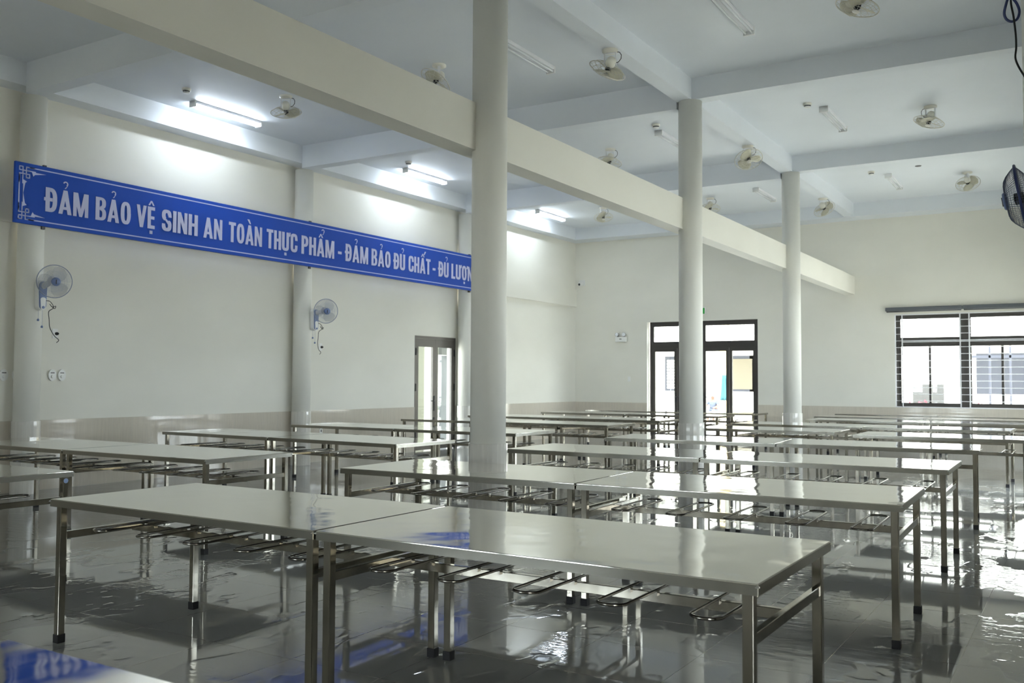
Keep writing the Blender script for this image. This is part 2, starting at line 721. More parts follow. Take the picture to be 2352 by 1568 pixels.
for i, (l, r_) in enumerate(MID):
    w = ORD[i]
    put(*l, 'long steel table, left of the pair in the %s row of the central block' % w)
    t = put(*r_, 'long steel table, right of the pair in the %s row of the central block' % w)
for i, (l, r_) in enumerate(LEFT):
    w = ORD[i] if i < 7 else 'farthest'
    if l:
        put(*l, 'long steel table, left one of the pair in the %s row beside the left wall' % w)
    t = put(*r_, 'long steel table, right one of the pair in the %s row beside the left wall' % w
            if l else 'steel table end at the left picture edge, with a blue sticker on its leg')
    if not l:
        st = MB().cyl((0, 0, 0), (.001, 0, 0), .017, n=20).build('sticker', mat('pale_blue_sticker', (.35, .48, .8), .4), t)
        st.location = (TL/2-.0235, TW/2-.043, .685)
        st['label'] = 'round pale blue sticker'
put(-.362, .372, 0, 'blurred corner of a steel table at the bottom left picture edge')

# ---------------------------------------------------------------- doors and windows


def pane(parent, x0, x1, y0, y1, z0, z1):
    return MB().box(x0, x1, y0, y1, z0, z1).build('pane', M['glass'], parent)


# far double doors (four leaves, two transom lights)
def glass_doors(name, loc, rz=0):
    d1 = struct(empty(name, loc, rz))
    x0, x1 = -1.345, 1.345
    zt = 2.836
    fw = .055
    mb = MB()
    mb.box(x0, x0+fw, 0, .06, 0, zt).box(x1-fw, x1, 0, .06, 0, zt).box(x0+fw, x1-fw, 0, .06, zt-.07, zt)
    mb.box(x0+fw, x1-fw, 0, .06, 2.19, 2.32).box(-.03, .03, 0, .06, 2.32, zt-.07)
    mb.build('door_frame', M['alu'], d1)
    for s in (-1, 1):
        a, b_ = (x0+fw, -.03) if s < 0 else (.03, x1-fw)
        f = MB()
        e = .045
        f.box(a, a+e, .005, .045, 2.32, zt-.07).box(b_-e, b_, .005, .045, 2.32, zt-.07)
        f.box(a+e, b_-e, .005, .045, 2.32, 2.355).box(a+e, b_-e, .005, .045, zt-.115, zt-.07)
        ff = f.build('transom_light', M['alu'], d1)
        pane(ff, a+e, b_-e, .02, .026, 2.355, zt-.115)
        MB().box((a+b_)/2-.05, (a+b_)/2+.05, -.015, .005, 2.31, 2.335).build('latch', M['black'], ff)
    lw = (x1-x0-2*fw)/4
    for k in range(4):
        a = x0+fw+k*lw
        b_ = a+lw
        e = .075
        f = MB()
        f.box(a+.003, a+e, .01, .05, .02, 2.19).box(b_-e, b_-.003, .01, .05, .02, 2.19)
        f.box(a+e, b_-e, .01, .05, 2.11, 2.19).box(a+e, b_-e, .01, .05, .02, .14)
        lf = f.build('door_leaf', M['alu'], d1)
        pane(lf, a+e, b_-e, .025, .031, .14, 2.11)
        if k in (0, 2):
            hx = a+.03 if k == 2 else b_-.03
            s = 1
            h = MB().box(hx-.018, hx+.018, -.006, .012, .90, 1.12)
            h.cyl((hx, 0, 1.02), (hx, -.05, 1.02), .009).cyl((hx-.005, -.05, 1.02), (hx+.12, -.05, 1.02), .008)
            h.build('handle', M['black'], lf)


glass_doors('door_1', (-7.805, YF+.13, 0))
glass_doors('door_4', (XR+.10, 13.545, 0), -PI/2)
glass_doors('door_5', (XR+.10, 18.295, 0), -PI/2)

# left side door (two leaves)
d2 = struct(empty('door_2', (XL-.07, 15.195, 0)))
y0, y1 = -.692, .692
mb = MB()
mb.box(0, .065, y0, y0+.05, 0, 2.262).box(0, .065, y1-.05, y1, 0, 2.262).box(0, .065, y0+.05, y1-.05, 2.212, 2.262)
mb.build('door_frame', M['alu_door'], d2)
for s in (-1, 1):
    a, b_ = (y0+.05, -.002) if s < 0 else (.002, y1-.05)
    e = .085
    f = MB()
    f.box(.012, .06, a, a+e, .02, 2.208).box(.012, .06, b_-e, b_, .02, 2.208)
    f.box(.012, .06, a+e, b_-e, 2.05, 2.208).box(.012, .06, a+e, b_-e, .02, .16)
    lf = f.build('door_leaf', M['alu_door'], d2)
    MB().box(.03, .036, a+e, b_-e, .16, 2.05).build('pane', M['glass'], lf)
    if s < 0:
        h = MB().box(.058, .072, -.055, -.022, .78, 1.08)
        h.cyl((.07, -.04, .98), (.11, -.04, .98), .009).cyl((.11, -.03, .98), (.11, -.20, .98), .009)
        h.build('handle', M['black'], lf)
    for z in (.35, 1.25, 1.95):
        yy = y0+.045 if s < 0 else y1-.045
        MB().box(.06, .078, yy-.012, yy+.012, z-.07, z+.07).build('hinge', M['black'], lf)


def window(name, loc, rz, grille_side):
    """2.6 x 1.97 sliding window with transoms; local x along the wall, y outward; grille inside (y<0)"""
    w = struct(empty(name, loc, rz))
    z0, z1 = 0, 1.971
    X0, X1 = -1.345, 1.345
    mb = MB()
    f = .06
    mb.box(X0, X0+f, .10, .17, z0, z1).box(X1-f, X1, .10, .17, z0, z1)
    mb.box(X0+f, X1-f, .10, .17, z1-.06, z1).box(X0+f, X1-f, .10, .17, z0, z0+.05)
    mb.box(X0+f, X1-f, .10, .17, 1.33, 1.44).box(-.07, .07, .09, .18, z0+.05, 1.33)
    mb.box(-.07, .07, .09, .18, 1.44, z1-.06)
    mb.build('window_frame', M['alu'], w)
    for a, b_ in ((X0+f, -.07), (.07, X1-f)):
        fr = MB()
        e = .04
        fr.box(a, a+e, .11, .15, 1.44, z1-.06).box(b_-e, b_, .11, .15, 1.44, z1-.06)
        fr.box(a+e, b_-e, .11, .15, 1.44, 1.48).box(a+e, b_-e, .11, .15, z1-.10, z1-.06)
        s_ = fr.build('transom_sash', M['alu'], w)
        MB().box(a+e, b_-e, .127, .133, 1.48, z1-.10).build('pane', M['glass'], s_)
        mid = (a+b_)/2
        for j, (c, d) in enumerate(((a, mid+.02), (mid-.02, b_))):
            yy = .112 if j else .140
            fr = MB()
            fr.box(c, c+.045, yy, yy+.026, .05, 1.33).box(d-.045, d, yy, yy+.026, .05, 1.33)
            fr.box(c+.045, d-.045, yy, yy+.026, 1.285, 1.33).box(c+.045, d-.045, yy, yy+.026, .05, .10)
            s_ = fr.build('sliding_sash', M['alu'], w)
            MB().box(c+.045, d-.045, yy+.010, yy+.015, .10, 1.285).build('pane', M['glass'], s_)
            if j:
                MB().box(c+.005, c+.02, yy-.02, yy, .55, .67).build('latch', M['black'], s_)
    # white security grille
    g = MB()
    t = .011
    for x in (X0+.01, X0+.145, -.085, .085, X1-.145, X1-.01):
        g.box(x-t, x+t, .012, .03, .006, z1-.006)
    g.box(X0, X1, .012, .03, 0, .022).box(X0, X1, .012, .03, z1-.022, z1)
    g.box(X0+.145, X1-.145, .012, .03, 1.375, 1.39)
    n = 14
    for k in range(1, n):
        z = z1*k/n
        g.cyl((X0, .021, z), (X1, .021, z), .0062, n=6)
    g.build('grille', M['white_metal'], w)
    # white painted reveal lining
    MB().box(X0, X1, .0, .10, -.012, 0).build('sill', M['white_plastic'], w)
    return w


window('window_1', (-2.145, YF, .865), 0, 1)
for i, (a, b_, c, d) in enumerate(h for h in right_holes[1:] if h[2]):
    window('window_%d' % (i+2), (XR, (a+b_)/2, .865), -PI/2, 1)
for i, (a, b_, c, d) in enumerate(back_holes):
    window('window_%d' % (i+5), ((a+b_)/2, YB, .865), PI, 1)
# door where the photographer stands
d3 = struct(empty('door_3', (XR+.12, .25, 0)))
MB().box(-.02, .06, -.90, -.86, 0, 2.40).box(-.02, .06, .95, 1.0, 0, 2.40).box(-.02, .06, -.86, .95, 2.34, 2.40).build(
    'door_frame', M['alu'], d3)

# roller blind cassettes above the far window
for k, (a, b_) in enumerate(((-3.66, -2.175), (-2.165, -.68))):
    o = empty('roller_blind', ((a+b_)/2, YF, 2.905))
    hw = (b_-a)/2
    MB().box(-hw, hw, -.10, -.0, -.005, .075).bevel(.012, 2).build('cassette', M['blind'], o)
    MB().cyl((-hw+.02, -.05, -.012), (hw-.02, -.05, -.012), .016, n=12).build('rolled_fabric', M['dark_grey'], o)
    tag(o, 'grey roller blind cassette above the %s half of the barred window' % ('left' if k == 0 else 'right'),
        'roller blind', 'roller blinds above the window')

# ---------------------------------------------------------------- banner with lettering
BX = -10.80
ban = empty('banner', (BX, 6.275, 3.237))
tag(ban, 'long blue banner with white Vietnamese capitals on the left wall', 'banner')
BL, BH = 10.85, .732
panel = MB()
panel.box(-.035, 0, 0, BL, 0, BH)
panel.bevel(.004, 1).build('panel', M['banner'], ban)


def bpt(u, v, d=0):
    return (d, u, v)


ln_ = MB()


def rect(mb, u0, u1, v0, v1):
    mb.box(.0005, .002, min(u0, u1), max(u0, u1), min(v0, v1), max(v0, v1))


lt = .014
mar = .045
rect(ln_, .17, BL-.17, BH-mar-lt, BH-mar)
rect(ln_, .17, BL-.17, mar, mar+lt)
rect(ln_, mar, mar+lt, .15, BH-.15)
rect(ln_, BL-mar-lt, BL-mar, .15, BH-.15)
for cu, su in ((0, 1), (BL, -1)):
    for cv, sv in ((0, 1), (BH, -1)):
        def rr2(a, b_, c, d):
            rect(ln_, cu+su*a, cu+su*b_, cv+sv*c, cv+sv*d)
        t = .012

        def sq(a, c, s):
            rr2(a, a+s, c, c+t)
            rr2(a, a+s, c+s-t, c+s)
            rr2(a, a+t, c, c+s)
            rr2(a+s-t, a+s, c, c+s)
        sq(mar, mar, .055)
        sq(mar+.085, mar+.085, .055)
        rr2(mar+.043, mar+.055, mar+.04, mar+.11)
        rr2(mar+.04, mar+.11, mar+.043, mar+.055)
        rr2(mar+.085, mar+.097, mar, mar+.1)
        rr2(mar, mar+.1, mar+.085, mar+.097)
        rr2(mar+.09, mar+.2, mar, mar+t)
        rr2(mar, mar+t, mar+.09, mar+.2)
        rr2(mar+.1, mar+.21, mar+.043, mar+.055)
        rr2(mar+.043, mar+.055, mar+.1, mar+.21)
        for fl in (0, 1):
            P = [(mar+.16, mar+.055), (mar+.34, mar+.055), (mar+.20, mar+.082), (mar+.18, mar+.105)]
            if fl:
                P = [(b_, a) for a, b_ in P]
            P = [(cu+su*a, cv+sv*b_) for a, b_ in P]
            ln_.prism(P, lambda u, v, d: (d, u, v), .0005, .002)
ln_.build('border_line', M['banner_edge'], ban)

# --- heavy condensed capitals made of strokes -----------------------------
ST, SH = .17, .155       # stem and horizontal stroke thickness (of cap height 1)


def sup(cx, cy, rx, ry, a, e=2.6):
    c, s = math.cos(a), math.sin(a)
    return (cx+rx*math.copysign(abs(c)**(2/e), c), cy+ry*math.copysign(abs(s)**(2/e), s))


def arc(cx, cy, rx, ry, a0, a1, st=ST, sh=SH, n=14, e=2.6):
    q = []
    for i in range(n):
        t0 = R(a0+(a1-a0)*i/n)
        t1 = R(a0+(a1-a0)*(i+1)/n)
        q.append([sup(cx, cy, rx, ry, t0, e), sup(cx, cy, rx, ry, t1, e),
                  sup(cx, cy, rx-st, ry-sh, t1, e), sup(cx, cy, rx-st, ry-sh, t0, e)])
    return q


def rc(x0, x1, y0, y1):
    return [[(x0, y0), (x1, y0), (x1, y1), (x0, y1)]]


def glyph(ch):
    w = .44
    if ch == 'D':
        return .45, rc(0, ST, 0, 1)+arc(.17, .5, .28, .5, -90, 90)+rc(ST, .18, 0, SH)+rc(ST, .18, 1-SH, 1)
    if ch == 'O':
        return .46, arc(.23, .5, .23, .5, 0, 360, n=28)
    if ch == 'B':
        return .45, (rc(0, ST, 0, 1)+rc(ST, .2, 0, SH*.9)+rc(ST, .2, 1-SH*.9, 1)+rc(ST, .2, .45, .57) +
                     arc(.19, .745, .25, .255, -90, 90, sh=.12)+arc(.19, .275, .26, .275, -90, 90, sh=.12))
    if ch == 'P':
        return .44, (rc(0, ST, 0, 1)+rc(ST, .2, 1-SH, 1)+rc(ST, .2, .40, .53)+arc(.18, .70, .26, .30, -90, 90, sh=.14))
    if ch == 'A':
        return .52, ([[(0, 0), (.16, 0), (.335, 1), (.18, 1)], [(.36, 0), (.52, 0), (.34, 1), (.185, 1)]] +
                     rc(.13, .39, .19, .31))
    if ch == 'M':
        return .62, (rc(0, .145, 0, 1)+rc(.475, .62, 0, 1) +
                     [[(.0, 1), (.19, 1), (.37, 0), (.25, 0)], [(.43, 1), (.62, 1), (.37, 0), (.25, 0)]])
    if ch == 'N':
        return .47, rc(0, .145, 0, 1)+rc(.325, .47, 0, 1)+[[(0, 1), (.155, 1), (.47, 0), (.315, 0)]]
    if ch == 'V':
        return .50, [[(0, 1), (.16, 1), (.33, 0), (.17, 0)], [(.34, 1), (.50, 1), (.33, 0), (.17, 0)]]
    if ch == 'E':
        return .37, rc(0, ST, 0, 1)+rc(ST, .37, 0, SH)+rc(ST, .37, 1-SH, 1)+rc(ST, .35, .43, .57)
    if ch == 'L':
        return .36, rc(0, ST, 0, 1)+rc(ST, .36, 0, SH)
    if ch == 'I':
        return ST, rc(0, ST, 0, 1)
    if ch == 'H':
        return .46, rc(0, ST, 0, 1)+rc(.46-ST, .46, 0, 1)+rc(ST, .46-ST, .43, .58)
    if ch == 'T':
        return .42, rc(0, .42, 1-SH, 1)+rc(.21-ST/2, .21+ST/2, 0, 1-SH)
    if ch == 'U':
        return .46, rc(0, ST, .24, 1)+rc(.46-ST, .46, .24, 1)+arc(.23, .25, .23, .25, 180, 360)
    if ch == 'C':
        return .45, (arc(.23, .74, .23, .26, 0, 180)+rc(0, ST, .26, .74)+arc(.23, .26, .23, .26, 180, 360) +
                     rc(.46-ST, .46, .63, .75)+rc(.46-ST, .46, .25, .38))
    if ch == 'G':
        return .46, (arc(.23, .74, .23, .26, 0, 180)+rc(0, ST, .26, .74)+arc(.23, .26, .23, .26, 180, 360) +
                     rc(.46-ST, .46, .65, .75)+rc(.46-ST, .46, 0, .52)+rc(.24, .46, .40, .52))
    if ch == 'S':
        return .45, (arc(.225, .74, .225, .26, 0, 180)+arc(.225, .74, .225, .27, 180, 250)+rc(.30, .45, .66, .75) +
                     [[(.0, .70), (.14, .62), (.45, .36), (.31, .28)], [(.02, .62), (.10, .52), (.30, .36), (.42, .42)]][:1] +
                     arc(.225, .26, .225, .26, 180, 360)+rc(0, .15, .25, .34)+arc(.225, .26, .225, .27, 0, 70))
    if ch == '-':
        return .26, rc(0, .26, .33, .48)
    return .2, []


def accent(kind, cx):
    if kind == 'hook':
        y = 1.07
        return (arc(cx, y+.20, .105, .11, -60, 170, .052, .052, 10, 2) +
                [[(cx+.055, y+.12), (cx+.10, y+.16), (cx+.01, y+.0), (cx-.045, y+.0)]])
    if kind == 'dot':
        return rc(cx-.075, cx+.075, -.24, -.09)
    if kind == 'circ':
        return [[(cx-.16, 1.06), (cx-.07, 1.06), (cx+.02, 1.24), (cx-.03, 1.28)],
                [(cx+.16, 1.06), (cx+.07, 1.06), (cx-.02, 1.24), (cx+.03, 1.28)]]
    if kind == 'grave':
        return [[(cx-.15, 1.29), (cx-.02, 1.29), (cx+.08, 1.07), (cx, 1.07)]]
    if kind == 'acute':
        return [[(cx+.15, 1.29), (cx+.02, 1.29), (cx-.08, 1.07), (cx, 1.07)]]
    return []


VN = {'Đ': ('D', ['bar']), 'Ả': ('A', ['hook']), 'Ệ': ('E', ['circ', 'dot']), 'À': ('A', ['grave']),
      'Ự': ('U', ['horn', 'dot']), 'Ẩ': ('A', ['circ', 'hook2']), 'Ủ': ('U', ['hook']),
      'Ấ': ('A', ['circ', 'acute2']), 'Ư': ('U', ['horn']), 'Ợ': ('O', ['horn', 'dot'])}


def word(txt, u0, u1, name):
    polys, x = [], 0
    for ch in txt:
        b_, acc = VN.get(ch, (ch, []))
        w, ps = glyph(b_)
        ps = list(ps)
        for a in acc:
            if a == 'bar':
                ps += rc(-.06, .27, .44, .58)
            elif a == 'horn':
                ps += rc(w-.02, w+.07, .80, .90)+[[(w-.0, .80), (w+.10, .86), (w+.10, 1.02), (w+.02, 1.02)]]
            elif a == 'hook2':
                ps += [[(px+.14, py+.17) for px, py in p] for p in accent('hook', w/2)]
            elif a == 'acute2':
                ps += [[(px+.16, py+.14) for px, py in p] for p in accent('acute', w/2)]
            else:
                ps += accent(a, w/2)
        polys += [[(px+x, py) for px, py in p] for p in ps]
        x += w+(.10 if 'horn' in acc else .055)
    x -= .055
    k = (u1-u0)/x
    mb = MB()
    CH = .298
    for i_, p in enumerate(polys):
        pts = [(u0+px*k, .187+py*CH) for px, py in p]
        mb.poly([(.004+.00012*i_, u, v) for u, v in pts])
    for f in mb.bm.faces:
        f.normal_update()
        if f.normal.x < 0:
            f.normal_flip()
    o = mb.build(name, M['letters'], ban, recalc=False)
    return o


for w_, a, b_ in [('ĐẢM', 6.644, 7.232), ('BẢO', 7.336, 7.849), ('VỆ', 7.942, 8.23), ('SINH', 8.342, 8.947), ('AN', 9.055, 9.397),
                  ('TOÀN', 9.519, 10.171), ('THỰC', 10.269, 10.925), ('PHẨM', 11.023, 11.792), ('-', 11.889, 11.981),
                  ('ĐẢM', 12.064, 12.666), ('BẢO', 12.761, 13.284), ('ĐỦ', 13.372, 13.718), ('CHẤT', 13.823, 14.504),
                  ('-', 14.581, 14.674), ('ĐỦ', 14.76, 15.111), ('LƯỢNG', 15.208, 16.14)]:
    word(w_, a-6.275+(.015 if w_[0] == 'Đ' else 0), b_-6.275, 'word' if w_ != '-' else 'dash')
br_ = MB()
for y in (.36, 4.95, 9.6):
    br_.box(-.055, -.012, y, y+.04, -.035, .0).box(-.055, -.012, y, y+.04, BH, BH+.02)
br_.build('bracket', M['dark_grey'], ban)

# ---------------------------------------------------------------- ceiling lights


def ceiling_light(lit):
    o = empty('ceiling_light')
    L = 1.22
    MB().box(-.055, .055, -L/2, L/2, -.042, 0).bevel(.006, 1).build('batten', M['white_metal'], o)
    for s in (-1, 1):
        MB().cyl((s*.035, -L/2+.03, -.062), (s*.035, L/2-.03, -.062), .013, n=12).build(
            'tube', M['tube_on' if lit else 'tube_off'], o)
    for s in (-1, 1):
        y = s*(L/2-.012)
        MB().box(-.062, .062, y-.012, y+.012, -.085, -.0).bevel(.004, 1).build('end_cap', M['white_plastic'], o)
    return o


lit = ceiling_light(True)
unlit = ceiling_light(False)
u1 = u2 = True
LAB = ['nearest', 'middle', 'farthest']
for i, y in enumerate((9.10, 13.80, 18.55)):
    o = lit if i == 0 else copy_tree(lit)
    o.location = (-10.40, y, ZC)
    tag(o, 'lit white fluorescent batten over the left wall, %s of the three' % LAB[i], 'ceiling light', 'lit fluorescent battens')
first_ = True
for x, nm in ((-5.50, 'just left of the column line'), (-3.05, 'right of the column line')):
    for i, y in enumerate((9.20, 13.75, 18.65)):
        o = unlit if first_ else copy_tree(unlit)
        first_ = False
        o.location = (x, y, ZC)
        tag(o, 'switched-off twin tube ceiling light %s, %s of the three' % (nm, LAB[i]), 'ceiling light', 'switched-off twin tube lights')

# smoke detectors
sdp = empty('smoke_detector')
MB().lathe([(0, .058), (.028, .058), (.034, .050)], (0, 0, 0), (0, 0, -1), 24).build('base', M['cream_plastic'], sdp)
MB().lathe([(.030, .046), (.048, .044), (.056, .036), (.056, 0)], (0, 0, 0), (0, 0, -1), 24).build('sensor_head', M['dark_grey'], sdp)
MB().lathe([(.05, .046), (.062, .040), (.066, 0)], (0, 0, 0), (0, 0, -1), 24).build('cover', M['white_plastic'], sdp)
for i, (x, y, t) in enumerate(((-10.03, 8.09, 'beside the nearest lit lamp'), (-10.05, 12.84, 'beside the middle lit lamp'),
                               (-5.40, 12.82, 'just left of the middle column head'), (-3.21, 12.9, 'right of the middle column head'),
                               (-3.28, 17.71, 'right of the farthest column head'), (-5.36, 8.05, 'at the left side of the nearest column top'))):
    o = sdp if i == 0 else copy_tree(sdp)
    o.location = (x, y, ZC)
    tag(o, 'small round smoke detector on the ceiling '+t, 'smoke detector', 'ceiling smoke detectors')
o = MB().lathe([(0, .055), (.006, .05), (.008, 0)], (0, 0, 0), (0, 0, -1), 24).build('ceiling_socket', M['dark_grey'])
o.location = (-2.485, 17.66, ZC)
tag(o, 'small dark round recess cover on the ceiling near the far right fan', 'ceiling cover')

# ---------------------------------------------------------------- fans


def cage(mb, r, depth_f, depth_b, wires, wr, rim, nring=3):
    """cage around origin, axis +z front"""
    mb.tube([(r*math.cos(2*PI*k/40), r*math.sin(2*PI*k/40), 0) for k in range(40)], rim, 6, True)
    for s, d in ((1, depth_f), (-1, depth_b)):
        for k in range(wires):
            a = 2*PI*k/wires
            pts = []
            for j in range(7):
                t = j/6
                rad = r*(1-t*.80)
                z = s*d*math.sin(min(1, t*1.5)*PI/2)
                pts.append((rad*math.cos(a), rad*math.sin(a), z))
            mb.tube(pts, wr, 4)
        for j in range(1, nring+1):
            t = j/(nring+1)*.9
            rad = r*(1-t*.80)
            z = s*d*math.sin(min(1, t*1.5)*PI/2)
            mb.tube([(rad*math.cos(2*PI*k/28), rad*math.sin(2*PI*k/28), z) for k in range(28)], wr, 4, True)


def blade_mesh(mb, r0, r1, wid, ang, pitch=.35):
    pts = []
    n = 8
    grid = []
    for i in range(n+1):
        t = i/n
        rad = r0+(r1-r0)*t
        half = wid*(.35+.65*math.sin(min(1, t*1.15)*PI*.62))*.5
        if t > .85:
            half *= math.sqrt(max(0.05, 1-((t-.85)/.15)**2*.8))
        row = []
        for j in range(5):
            s = (j/4-.5)*2
            a = ang+s*half/rad*1.0+.25*t
            z = s*half*pitch
            row.append(mb.bm.verts.new((rad*math.cos(a), rad*math.sin(a), z)))
        grid.append(row)
    for i in range(n):
        for j in range(4):
            f = mb.bm.faces.new((grid[i][j], grid[i+1][j], grid[i+1][j+1], grid[i][j+1]))
            f.smooth = True


def solidify(o, t):
    m = o.modifiers.new('solid', 'SOLIDIFY')
    m.thickness = t
    m.offset = 0


def make_ceiling_fan():
    o = empty('orbit_fan')
    MB().lathe([(0, .085), (.022, .085), (.034, .062), (.034, 0)], (0, 0, 0), (0, 0, -1), 24).build('ceiling_plate', M['cream_plastic'], o)
    yk = MB()
    for s in (-1, 1):
        yk.box(s*.062-.004, s*.062+.004, -.018, .018, -.155, -.028)
    yk.box(-.066, .066, -.018, .018, -.036, -.030)
    yk.build('yoke', M['white_metal'], o)
    hd = empty('fan_head', (0, 0, -.145))
    hd.parent = o
    return o, hd


def fan_parts(parent, tilt):
    """motor, cage, blades as children of the fan itself, tilted"""
    mt = Matrix.Translation((0, 0, -.15)) @ Euler(tilt).to_matrix().to_4x4()
    def bl(mb, name, m):
        bmesh.ops.transform(mb.bm, matrix=mt, verts=mb.bm.verts[:])
        return mb.build(name, m, parent)
    # front of the fan looks along local -z here
    mo = MB().lathe([(-.075, 0), (-.072, .035), (-.05, .052), (.01, .055), (.028, .040), (.03, 0)], (0, 0, 0), (0, 0, -1), 24)
    bl(mo, 'motor', M['cream_plastic'])
    cg = MB()
    cage(cg, .205, .055, .045, 16, .0020, .0055, 2)
    bmesh.ops.transform(cg.bm, matrix=Matrix.Translation((0, 0, -.075)), verts=cg.bm.verts[:])
    cgo = bl(cg, 'cage', M['wire_cream'])
    bd = MB()
    for k in range(3):
        blade_mesh(bd, .03, .185, .20, 2*PI*k/3+.4)
    bmesh.ops.transform(bd.bm, matrix=Matrix.Translation((0, 0, -.075)), verts=bd.bm.verts[:])
    bo = bl(bd, 'blades', M['blade_cream'])
    solidify(bo, .002)
    hb = MB().lathe([(.05, .0), (.05, .03), (.075, .032), (.10, .026), (.104, 0)], (0, 0, 0), (0, 0, -1), 20)
    bl(hb, 'hub', M['black'])
    bg = MB().lathe([(.124, 0), (.124, .038), (.130, .034), (.132, 0)], (0, 0, 0), (0, 0, -1), 24)
    bl(bg, 'badge', M['cream_plastic'])
    c = MB().tube([(.07, .01, -.025), (.10, .015, -.03), (.118, .018, -.06), (.115, .016, -.10), (.09, .01, -.135), (.05, 0, -.15)], .004, 6)
    c.build('cord', M['black'], parent)


# (x, y, z of mount, yaw, tilt x, tilt y, label)
FANS = [(-9.14, 9.00, ZC, .5, .50, .42, 'under the lit bay in front of the blue banner side'),
        (-6.63, 9.05, ZC, 2.2, -.55, .35, 'half hidden by the tie beam left of the nearest column'),
        (-4.30, 8.96, ZBR, .2, .35, .70, 'under the long beam between the nearest and middle columns'),
        (-6.63, 13.82, ZC, .3, -.25, .10, 'just above the tie beam left of the middle column'),
        (-9.02, 18.45, ZC, .8, -.30, -.2, 'over the far left corner below the tie beam'),
        (-4.30, 13.72, ZBR, .2, -.5, -.38, 'under the long beam right of the middle column'),
        (-6.63, 18.60, ZC, .2, -.3, -.1, 'seen just right of the middle column shaft'),
        (-4.30, 18.40, ZBR, .2, .85, -.30, 'under the long beam right of the farthest column'),
        (-1.80, 9.25, ZC, 2.9, -.15, .28, 'cut by the top picture edge'),
        (-1.79, 13.90, ZC, 2.9, -.15, .28, 'over the right side, tilted down to the left'),
        (-1.80, 18.62, ZC, 1.9, .9, -.1, 'above the far window, facing the camera')]
for x, y, z, rz, tx, ty, lab in FANS:
    o = empty('orbit_fan', (x, y, z), rz)
    tag(o, 'cream ceiling orbit fan '+lab, 'fan', 'cream ceiling orbit fans')
    MB().lathe([(0, .085), (.022, .085), (.034, .062), (.034, 0)], (0, 0, 0), (0, 0, -1), 24).build('ceiling_plate', M['cream_plastic'], o)
    yk = MB()
    for s in (-1, 1):
        yk.box(s*.062-.004, s*.062+.004, -.018, .018, -.165, -.028)
    yk.box(-.066, .066, -.018, .018, -.040, -.030)
    yk.build('yoke', M['white_metal'], o)
    # tilt given in world axes
    inv = Matrix.Rotation(-rz, 3, 'Z')
    e = (inv @ Euler((tx, ty, 0)).to_matrix()).to_euler()
    fan_parts(o, e)


